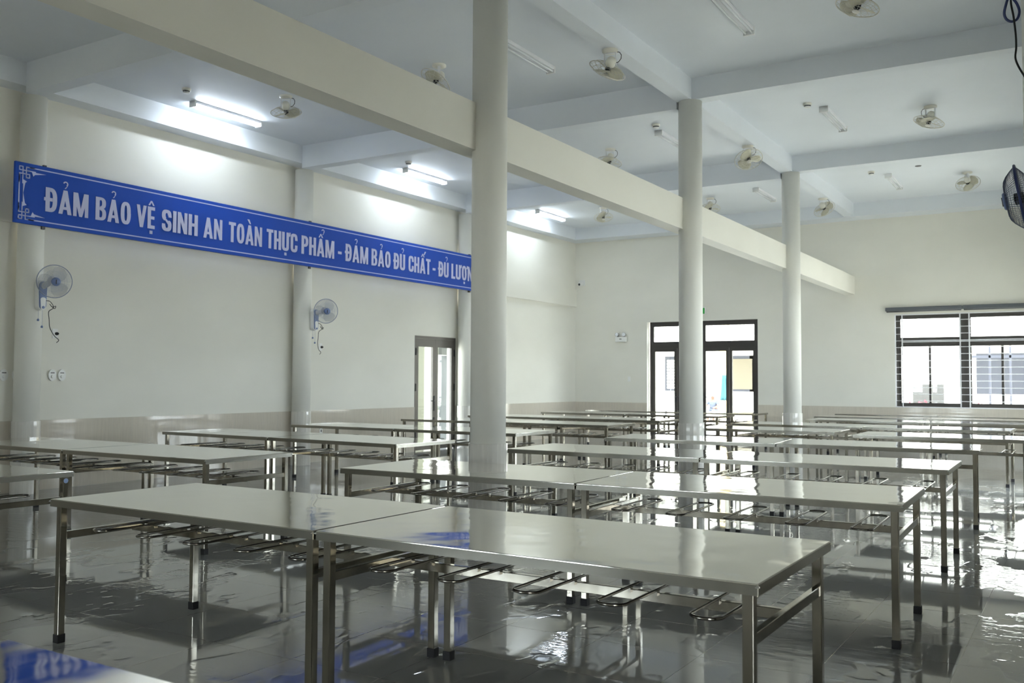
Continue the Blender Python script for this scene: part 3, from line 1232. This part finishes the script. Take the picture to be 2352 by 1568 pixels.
def wall_fan(loc, facing, yaw, tilt, head, label, cord_pts, dark=False):
    """facing: +1 fan looks to +x. built in local coords where wall is at x=0 and room at +x"""
    o = empty('wall_fan', loc, 0 if facing > 0 else PI)
    tag(o, label, 'fan', 'blue and white wall fans')
    # bracket body: tall rounded box standing off the column
    pts = []
    for a in range(0, 181, 15):
        pts.append((.062*math.cos(R(a)), .12+.062*math.sin(R(a))))
    for a in range(180, 361, 15):
        pts.append((.050*math.cos(R(a)), -.13+.050*math.sin(R(a))))
    MB().prism(pts, lambda u, v, d: (d, u, v), 0, .075).build('wall_bracket', M['white_plastic'], o)
    MB().prism([(u*.80, v*.93) for u, v in pts], lambda u, v, d: (d, u, v), .075, .092).build('control_panel', M['blue_plastic'], o)
    MB().prism([(u*.55, v*.42-.10) for u, v in pts], lambda u, v, d: (d, u, v), .092, .096).build('switch_plate', M['white_plastic'], o)
    MB().cyl((.096, 0, -.145), (.104, 0, -.145), .016, n=16).build('knob', M['blue_plastic'], o)
    H = Vector(head)
    MB().tube([(.05, 0, .09), (.09, .3*H.y, .12), (H.x-.10, .75*H.y, H.z-.02), (H.x-.05, H.y, H.z)], .036 if not dark else .02, 12).build(
        'arm', M['white_plastic'], o)
    ax = Vector((math.cos(tilt)*math.cos(yaw), math.cos(tilt)*math.sin(yaw), math.sin(tilt)))
    rot = ax.to_track_quat('Z', 'Y').to_matrix().to_4x4()
    mt = Matrix.Translation(H) @ rot

    def bl(mb, name, m):
        bmesh.ops.transform(mb.bm, matrix=mt, verts=mb.bm.verts[:])
        return mb.build(name, m, o)
    bl(MB().lathe([(-.10, 0), (-.095, .045), (-.06, .06), (.0, .06), (.01, 0)] if not dark else [(-.08, 0), (-.075, .03), (-.0, .034), (.01, 0)], (0, 0, 0), (0, 0, 1), 24), 'motor', M['white_plastic'] if not dark else M['black'])
    cg = MB()
    cage(cg, .197 if not dark else .188, .075, .055, 72, .0012 if dark else .0010, .0052, 1 if not dark else 9)
    bmesh.ops.transform(cg.bm, matrix=Matrix.Translation((0, 0, .04)), verts=cg.bm.verts[:])
    bl(cg, 'cage', M['wire_grey'] if not dark else M['wire_dark'])
    if dark:
        rim = MB().tube([(.191*math.cos(2*PI*k/48), .191*math.sin(2*PI*k/48), .04) for k in range(48)], .0085, 6, True)
        bl(rim, 'rim_band', M['dark_blue'])
    bd = MB()
    for k in range(3):
        blade_mesh(bd, .035, .185, .19, 2*PI*k/3+.9, .22)
    bmesh.ops.transform(bd.bm, matrix=Matrix.Translation((0, 0, .04)), verts=bd.bm.verts[:])
    b_ = bl(bd, 'blades', M['blade_clear'])
    solidify(b_, .0015)
    bl(MB().lathe([(.02, .0), (.02, .035), (.07, .035), (.075, 0)], (0, 0, 0), (0, 0, 1), 24), 'hub', M['black'] if dark else M['blue_plastic'])
    cap = bl(MB().lathe([(.105, 0), (.105, .048), (.122, .052), (.130, .046), (.134, 0)], (0, 0, 0), (0, 0, 1), 28), 'front_cap', M['blue_plastic'])
    MB_ = MB().box(-.026, .026, -.005, .005, .131, .137)
    bmesh.ops.transform(MB_.bm, matrix=mt @ Matrix.Rotation(PI/2, 4, 'Z'), verts=MB_.bm.verts[:])
    MB_.build('badge', M['black'], cap)
    if cord_pts:
        MB().tube(cord_pts, .0045, 6).build('cord', M['black'], o)
    return o


def smooth_path(P, n=6):
    P = [Vector(p) for p in P]
    Q = [P[0]*2-P[1]]+P+[P[-1]*2-P[-2]]
    out = []
    for i in range(1, len(Q)-2):
        for k in range(n):
            t = k/n
            a, b_, c, d = Q[i-1], Q[i], Q[i+1], Q[i+2]
            out.append(.5*((2*b_)+(-a+c)*t+(2*a-5*b_+4*c-d)*t*t+(-a+3*b_-3*c+d)*t**3))
    out.append(P[-1])
    return out


for i, (yy, zz, ly, lab, yw) in enumerate(((6.65, 2.39, 6.93, 'blue and white wall fan on the left wall column below the banner start', -.35),
                                           (11.36, 2.37, 11.64, 'smaller-looking blue and white wall fan on the column below the banner middle', -.55))):
    cp = smooth_path([(.09, .03, -.06), (.10, .085, -.07), (.10, .13, -.14), (.05, .10, -.19), (.0, .14, -.28), (-.06, .19, -.38),
                      (-.14, .30, -.47), (-.155, .37, -.52), (-.15, .34, -.555)])
    o = wall_fan((-10.835, yy-.02, zz), 1, yw, -.12, (.25, .03, .165 if i == 0 else .14), lab, cp)
    kn = MB().tube(smooth_path([(.10, .08, -.10), (.09, .12, -.13), (.09, .165, -.12), (.09, .15, -.15), (.09, .10, -.12)]), .004, 6)
    kn.build('cord_tie', M['black'], o)
    for k, (dy, dz) in enumerate(((-.02, -.28), (.03, -.36))):
        pc = MB().cyl((.03, dy, -.17), (.03, dy, dz), .0012, n=5)
        pc.lathe([(0, .004), (.012, .014), (.028, .013), (.032, 0)], (.03, dy, dz), (0, 0, -1), 14)
        pc.build('pull_cord', M['blue_plastic'], o)
wall_fan((XR, 6.17, 2.38), -1, 0, -.16, (.225, .06, .08), 'dark blue wall fan seen from its side at the right picture edge',
         None, True)

# hanging cable above the right fan
hc = empty('hanging_cable', (-.33, 6.0, 3.2))
tag(hc, 'black cable with a blue tied loop hanging at the top right corner', 'cable')
MB().tube(smooth_path([(x+.33, 0, z-3.2) for x, z in ((-.34, 3.80), (-.338, 3.635), (-.339, 3.564), (-.327, 3.48), (-.318, 3.377), (-.317, 3.301),
                                                     (-.322, 3.246), (-.310, 3.199), (-.283, 3.14), (-.24, 3.06), (-.18, 3.02), (-.05, 3.0))]),
          .0055, 8).build('wire', M['black'], hc)
MB().tube(smooth_path([(x+.33, .012, z-3.2) for x, z in ((-.34, 3.76), (-.347, 3.636), (-.363, 3.576), (-.375, 3.52), (-.365, 3.482), (-.339, 3.462),
                                                        (-.31, 3.471), (-.298, 3.512), (-.309, 3.557), (-.33, 3.597), (-.343, 3.635), (-.34, 3.76))]),
          .0075, 8).build('tied_loop', M['dark_blue'], hc)
MB().tube([(-.01, 0, .60), (-.01, 0, 1.73)], .0055, 8).build('upper_wire', M['black'], hc)

# ---------------------------------------------------------------- small wall fittings


def fitting(name, loc, label, cat, group=None):
    return tag(empty(name, loc), label, cat, group)


for i, (y, z, t) in enumerate(((6.40, 1.425, 'left one left of the nearest wall column'), (6.56, 1.425, 'right one left of the nearest wall column'),
                               (7.02, 1.43, 'left one right of the nearest wall column'), (7.15, 1.43, 'right one right of the nearest wall column'),
                               (16.12, 1.43, 'beside the glass side door, left one'), (16.25, 1.43, 'beside the glass side door, right one'))):
    o = fitting('fan_control', (XL, y, z), 'white oval wall control, '+t, 'wall control', 'oval fan controls on the left wall')
    pts = [(.052*math.cos(2*PI*k/24), .072*math.sin(2*PI*k/24)) for k in range(24)]
    MB().prism(pts, lambda u, v, d: (d, u, v), 0, .022).build('housing', M['white_plastic'], o)
    MB().box(.022, .024, -.026, .026, .022, .034).build('slot', M['dark_grey'], o)
    MB().cyl((.022, 0, -.018), (.036, 0, -.018), .020, n=16).build('dial', M['white_plastic'], o)
for i, (x, y, z, t) in enumerate(((XL, 7.05, 1.955, 'right of the nearest wall column with a black plug'), (XL, 11.87, 1.945, 'below the second wall fan with a black plug'))):
    o = fitting('wall_socket', (x, y, z), 'white wall socket '+t, 'socket', 'sockets with fan plugs')
    MB().box(0, .010, -.038, .038, -.062, .062).bevel(.003, 1).build('face_plate', M['white_plastic'], o)
    MB().lathe([(.008, .020), (.03, .020), (.05, .008), (.05, 0)], (0, .012, 0), (1, .2, 0), 14).build('plug', M['black'], o)
for i, (y, z, t) in enumerate(((11.9, .52, 'low on the tiles by the second wall column'), (16.05, .60, 'low on the tiles right of the side door'))):
    o = fitting('low_socket', (XL+.011, y, z), 'small white socket '+t, 'socket', 'low tile sockets')
    MB().box(0, .008, -.035, .035, -.055, .055).bevel(.003, 1).build('face_plate', M['white_plastic'], o)
    MB().box(.008, .0095, -.012, .012, -.02, .02).build('slot', M['dark_grey'], o)
# emergency twin light
o = fitting('emergency_light', (-9.86, YF, 2.46), 'white emergency light with two round lamps left of the far doors', 'emergency light')
MB().box(-.145, .145, -.06, 0, -.095, .03).bevel(.008, 2).build('battery_box', M['white_plastic'], o)
MB().box(-.03, .03, -.064, -.06, -.035, -.018).build('indicator_strip', M['black'], o)
for s in (-1, 1):
    l_ = MB().lathe([(0, .02), (.02, .045), (.06, .05)], (s*.085, -.02, .085), (s*.15, -1, 0), 20)
    l_.cyl((s*.085, -.03, .02), (s*.085, -.03, .06), .012)
    l2 = l_.build('lamp_head', M['chrome'], o)
    MB().lathe([(.058, .047), (.062, 0)], (s*.085, -.02, .085), (s*.15, -1, 0), 20).build('lens', M['tube_off'], l2)
o = fitting('light_switch', (-9.65, YF, 1.445), 'small white light switch between the corner and the far doors', 'switch')
MB().box(-.036, .036, -.010, 0, -.06, .06).bevel(.003, 1).build('face_plate', M['white_plastic'], o)
MB().box(-.014, .014, -.014, -.010, -.03, .03).build('rocker', M['white_plastic'], o)
o = fitting('exit_sign', (-7.84, YF, 3.06), 'green exit sign showing beside the middle column above the far doors', 'exit sign')
MB().box(-.19, .17, -.035, 0, -.085, .085).bevel(.004, 1).build('housing', M['white_plastic'], o)
MB().box(-.175, .150, -.037, -.035, -.07, .07).build('sign_face', M['green'], o)
o = fitting('security_camera', (-10.97, YF, 3.87), 'small white security camera high in the far left corner', 'camera')
MB().box(-.06, .10, -.03, 0, -.05, .09).bevel(.006, 1).build('mount', M['white_plastic'], o)
MB().lathe([(0, .062), (.05, .062), (.085, .045), (.10, 0)], (.0, -.03, .0), (-.1, -1, -.3), 24).build('body', M['white_plastic'], o)
MB().lathe([(0, .030), (.012, .028), (.014, 0)], (-.009, -.115, -.028), (-.1, -1, -.3), 20).build('lens', M['black'], o)

# ---------------------------------------------------------------- outside
out = {}
M['ground'] = plaster('pale_concrete_yard', (.55, .53, .48), .03)
M['facade'] = plaster('white_facade_paint', (.82, .82, .79), .02)
M['yellow'] = plaster('yellow_facade_paint', (.50, .40, .22), .02)
M['orange'] = plaster('orange_paint', (.30, .13, .04), .02)
M['tan'] = mat('tan_screen', (.125, .11, .078), .7)
M['slat_blue'] = mat('dull_blue_frame', (.025, .028, .042), .6)
M['grey_panel'] = mat('grey_wall_panel', (.03, .03, .03), .7)
M['rail'] = mat('dull_blue_railing', (.04, .055, .065), .5)
M['teal'] = mat('teal_cloth', (.02, .09, .11), .8)
M['leaf'] = mat('leaf_green', (.03, .055, .012), .6)
M['flower'] = mat('pink_flower', (.20, .015, .04), .6)
M['grey_post'] = mat('grey_paint', (.055, .06, .06), .6)
struct(MB().box(-60, 40, YF+.3, 80, -.55, -.40).build('trim_30', M['ground']))
struct(MB().box(.4, 40, -30, YF+.3, -.55, -.05).build('trim_31', M['ground']))
struct(MB().box(-60, XL-.3, -30, YF+.3, -.55, -.05).build('trim_32', M['ground']))
struct(MB().box(.17, 2.8, -4, 12, 3.0, 3.15).build('trim_33', M['ceiling']))  # unseen veranda roof, added to block sky light near the camera
struct(MB().box(-60, 40, -60, -30, -.55, -.05).build('trim_35', M['ground']))
struct(MB().box(XL-.3, .4, -30, YB-.3, -.55, -.05).build('trim_36', M['ground']))
struct(MB().box(XL-1, .17, YB-3.0, YB-T_, 3.3, 3.45).build('trim_37', M['ceiling']))  # unseen roof, added to keep the sun out of the back window
struct(MB().box(2.8, 2.95, -4, 1.2, -.05, 3.0).build('wall_light_block', M['wall']))  # unseen wall, added to cut low sky light through the camera doorway
struct(MB().box(-14.6, XL-T_, 10, 26, 2.95, 3.1).build('trim_34', M['ceiling']))  # roof slab added to shade the terrace by the side door
# far building across the yard
fb = empty('school_building', (0, 44, -.4))
tag(fb, 'white and yellow school building across the sunny yard', 'building')
GZ = -.4
holes = []
MB().box(-34, 12, 2.4, 2.7, 0, 10).build('wall', M['facade'], fb)
MB().box(-34, 12, -.1, 2.5, 3.75, 3.98).box(-34, 12, -.1, 2.5, 8.2, 8.5).build('floor_slab', M['facade'], fb)
for x in (-33, -28.5, -24, -19.6, -15.05, -10.6, -6.9, -2, 3, 8):
    MB().box(x-.22, x+.22, -.05, .4, 0, 8.2).build('pillar', M['yellow'], fb)
rl = MB()
rl.box(-34, 12, -.06, -.02, 5.0, 5.06)
for k in range(230):
    x = -34+k*.2
    rl.box(x-.012, x+.012, -.05, -.03, 3.98, 5.0)
rl.build('railing', M['rail'], fb)
for i, (a, b_) in enumerate(((-18.9, -17.6), (-15.5, -14.1), (-14.35, -13.4), (-22.5, -21.2), (-11.5, -10.0), (-4.1, -2.2), (-1.4, .4))):
    wf = MB().box(a-.14, b_+.14, 2.33, 2.4, 1.30, 3.12).build('window_frame', M['slat_blue'], fb)
    mb = MB()
    if i in (0, 3):
        for z in range(10):
            mb.box(a, b_, 2.30, 2.335, 1.43+z*.155, 1.53+z*.155)
        mb.build('shutter', M['facade'], wf)
    elif i < 5:
        mb.box(a, b_-.08, 2.30, 2.335, 1.42, 2.95)
        mb.build('curtain', M['tan'], wf)
# side wing seen through the barred window
sw = empty('side_wing', (0, 27.5, -.4))
tag(sw, 'white side wing with an orange edge and grey panel behind the barred window', 'building')
for a, b_, c, d in wall_pieces(-5.25, 3, 0, 6, [(-2.72, -1.2, 1.15, 2.95)]):
    MB().box(a, b_, 0, .2, c, d).build('wall_section', M['facade'], sw)
MB().box(-5.45, -5.25, -.02, .22, 0, 6).build('wall_edge', M['orange'], sw)
MB().box(-4.08, -3.30, -.04, 0, .5, 1.75).build('wall_panel', M['grey_panel'], sw)
mb = MB()
for x in (-2.72, -2.2, -1.72, -1.22):
    mb.box(x-.025, x+.025, .05, .1, 1.15, 2.95)
mb.box(-2.72, -1.2, .05, .1, 1.15, 1.2).box(-2.72, -1.2, .05, .1, 2.45, 2.52).box(-2.72, -1.2, .05, .1, 2.9, 2.95)
mb.build('window_frame', M['slat_blue'], sw)

# flower bush


def leaf_cloud(mb, cx, cy, cz, rx, ry, rz_, n, s, mi=0):
    for _ in range(n):
        while True:
            p = Vector((random.uniform(-1, 1), random.uniform(-1, 1), random.uniform(-1, 1)))
            if p.length < 1:
                break
        p = Vector((cx+p.x*rx, cy+p.y*ry, cz+p.z*rz_))
        q = Euler((random.random()*6, random.random()*6, random.random()*6)).to_matrix()
        pts = [p+q @ Vector(v_)*s*random.uniform(.6, 1.3) for v_ in ((-1, 0, 0), (-.3, .45, .1), (1, 0, 0), (-.3, -.45, .1))]
        mb.poly(pts, mi)


for i, (x, y, n, t) in enumerate(((-3.75, 26.6, 260, 'below the grey panel'), (-2.45, 26.8, 130, 'right of the grey panel'))):
    fbz = empty('flower_bush', (x, y, -.4))
    mb = MB()
    leaf_cloud(mb, 0, 0, .85, .55, .3, .42, n, .045)
    mb.build('foliage', M['leaf'], fbz)
    mb = MB()
    leaf_cloud(mb, 0, -.05, 1.05, .5, .3, .32, n//3, .05)
    mb.build('flowers', M['flower'], fbz)
    st = MB()
    for k in range(6):
        st.tube([(random.uniform(-.1, .1), 0, 0), (random.uniform(-.3, .3), 0, .5), (random.uniform(-.45, .45), 0, 1.0)], .008, 5)
    st.build('stems', M['tan'], fbz)
    tag(fbz, 'green bush with pink flowers outside the barred window, '+t, 'bush', 'flower bushes outside')

# teal cloth hanging on a line post
cl = empty('hanging_cloth', (-14.0, 41, .55))
mb = MB()
n = 10
rows = []
for j in range(8):
    t = j/7
    wd = .10+.16*t
    rows.append([mb.bm.verts.new((-wd+2*wd*i/n+.05*t, .04*math.sin(i*1.9+j*.3), 1.15*(1-t))) for i in range(n+1)])
for j in range(7):
    for i in range(n):
        f = mb.bm.faces.new((rows[j][i], rows[j][i+1], rows[j+1][i+1], rows[j+1][i]))
        f.smooth = True
c_ = mb.build('cloth', M['teal'], cl)
solidify(c_, .01)
MB().cyl((0, .03, -.95), (0, .03, 1.6), .02, n=8).build('pole', M['rail'], cl)
tag(cl, 'teal cloth hanging outside behind the far glass doors', 'cloth')

# person sitting outside
pe = empty('person', (-14.15, 40, -.4))
tag(pe, 'person in a pale blue shirt and white hat sitting outside the far doors', 'person')


def skin(name, chain, edges, radii, m, parent, sub=2):
    me = bpy.data.meshes.new(name)
    me.from_pydata(chain, edges, [])
    o = bpy.data.objects.new(name, me)
    col.objects.link(o)
    o.parent = parent
    me.materials.append(m)
    md = o.modifiers.new('skin', 'SKIN')
    lay = me.skin_vertices[0].data if me.skin_vertices else None
    if lay is None:
        bm_ = bmesh.new()
        bm_.from_mesh(me)
        bm_.verts.layers.skin.verify()
        bm_.to_mesh(me)
        bm_.free()
        lay = me.skin_vertices[0].data
    for i, r in enumerate(radii):
        lay[i].radius = (r, r)
    lay[0].use_root = True
    md.use_smooth_shade = True
    s = o.modifiers.new('sub', 'SUBSURF')
    s.levels = sub
    s.render_levels = sub
    return o


M['skin'] = mat('skin', (.12, .05, .03), .6)
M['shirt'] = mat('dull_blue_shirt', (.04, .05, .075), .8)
M['trousers'] = mat('dark_trousers', (.06, .07, .10), .8)
V = [(0, 0, .56), (0, -.02, .70), (0, -.05, .90), (0, -.06, 1.0), (0, -.08, 1.08), (0, -.10, 1.16),   # pelvis..head
     (-.19, -.05, .93), (-.27, -.16, .72), (-.10, -.36, .62), (.19, -.05, .93), (.27, -.16, .72), (.10, -.36, .62),
     (-.10, -.02, .50), (-.14, -.42, .52), (-.14, -.40, .10), (-.14, -.52, .04), (.10, -.02, .50), (.14, -.42, .52), (.14, -.40, .10), (.14, -.52, .04)]
E_ = [(0, 1), (1, 2), (2, 3), (3, 4), (4, 5), (2, 6), (6, 7), (7, 8), (2, 9), (9, 10), (10, 11), (0, 12), (12, 13), (13, 14), (14, 15),
      (0, 16), (16, 17), (17, 18), (18, 19)]
rad = [.15, .14, .15, .07, .085, .09, .07, .05, .035, .07, .05, .035, .095, .075, .05, .04, .095, .075, .05, .04]
skin('body', V, E_, rad, M['skin'], pe)
V2 = [(0, 0, .54), (0, -.02, .70), (0, -.05, .90), (-.19, -.05, .92), (-.26, -.14, .76), (.19, -.05, .92), (.26, -.14, .76)]
skin('shirt', V2, [(0, 1), (1, 2), (2, 3), (3, 4), (2, 5), (5, 6)], [.17, .165, .17, .09, .07, .09, .07], M['shirt'], pe)
V3 = [(0, 0, .50), (-.10, -.02, .49), (-.14, -.42, .51), (-.14, -.40, .16), (.10, -.02, .49), (.14, -.42, .51), (.14, -.40, .16)]
skin('trousers', V3, [(0, 1), (1, 2), (2, 3), (0, 4), (4, 5), (5, 6)], [.15, .11, .09, .065, .11, .09, .065], M['trousers'], pe)
MB().lathe([(0, .17), (.01, .15), (.03, .10), (.09, .09), (.12, .05), (.13, 0)], (0, -.10, 1.21), (0, -.1, 1), 20).build('hat', M['facade'], pe)
st = empty('step_stool', (-14.15, 40.05, -.4))
MB().box(-.22, .22, -.12, .22, .26, .30).build('seat', M['tan'], st)
for sx in (-1, 1):
    for sy in (-1, 1):
        MB().box(sx*.19-.02, sx*.19+.02, sy*.16-.02, sy*.16+.02, 0, .26).build('leg', M['tan'], st)
tag(st, 'low stool under the person sitting outside', 'stool')

# terrace outside the side door
M['reflection_tone'] = mat('grey_green_reflection_tone', (.30, .31, .26), .7)  # tone of the reflection in the door glass put into the colour
tr = empty('terrace_post', (-13.5, 18.81, -.05))
MB().box(-.12, .12, -.12, .12, 0, 2.05).build('post', M['grey_post'], tr)
tag(tr, 'grey square terrace post outside the glass side door', 'post')
lt2 = MB().box(-13.6, -13.4, 12, 25, 2.01, 2.20).build('terrace_beam', M['grey_post'])
tag(lt2, 'grey terrace beam seen through the top of the side door', 'beam')
gw = MB().box(-13.05, -12.95, 15.6, 17.75, -.05, 2.94).build('reflection_wall', M['reflection_tone'])  # added wall, stands in for the interior mirrored in the left leaf
tag(gw, 'added grey-green wall imitating the interior reflection in the left glass leaf of the side door', 'wall')
tr = empty('reflection_column', (-12.6, 16.9, -.05))  # added column, stands in for one mirrored in the left leaf
MB().cyl((0, 0, 0), (0, 0, 2.99), .10, n=32).build('shaft', M['facade'], tr)
tag(tr, 'added pale round column imitating a reflection in the left glass leaf of the side door', 'column')
rg = empty('terrace_railing', (-13.9, 20, -.05))
mb = MB()
mb.box(-.02, .02, -4, 4, 1.27, 1.31)
mb.box(-.015, .015, -4, 4, .15, .18)
for k in range(40):
    y = -4+k*.2
    mb.cyl((0, y, .16), (0, y+.1, 1.29), .010, n=5)
for y in (-4, -2, 0, 2, 4):
    mb.box(-.02, .02, y-.02, y+.02, 0, 1.27)
mb.build('bars', M['grey_post'], rg)
tag(rg, 'thin dark railing on the terrace outside the side door', 'railing')
tb = empty('garden_shrub', (-15.6, 21.2, -.4))
mb = MB()
leaf_cloud(mb, 0, 0, 1.05, .9, 1.3, .45, 900, .06)
mb.build('foliage', M['leaf'], tb)
MB().cyl((0, 0, 0), (0, 0, 1.0), .05, n=8).build('trunk', M['grey_post'], tb)
tag(tb, 'green shrub beyond the terrace railing', 'shrub')
hb_ = empty('neighbour_house', (-22, 29, -.4))
MB().box(-3, 3, 0, 5, 0, 5.5).build('wall', M['facade'], hb_)
for k in range(4):
    MB().box(3.0, 3.04, .6+k*1.1, 1.2+k*1.1, 2.0, 3.3).build('window', M['slat_blue'], hb_)
tag(hb_, 'pale house beyond the terrace seen through the side door', 'building')
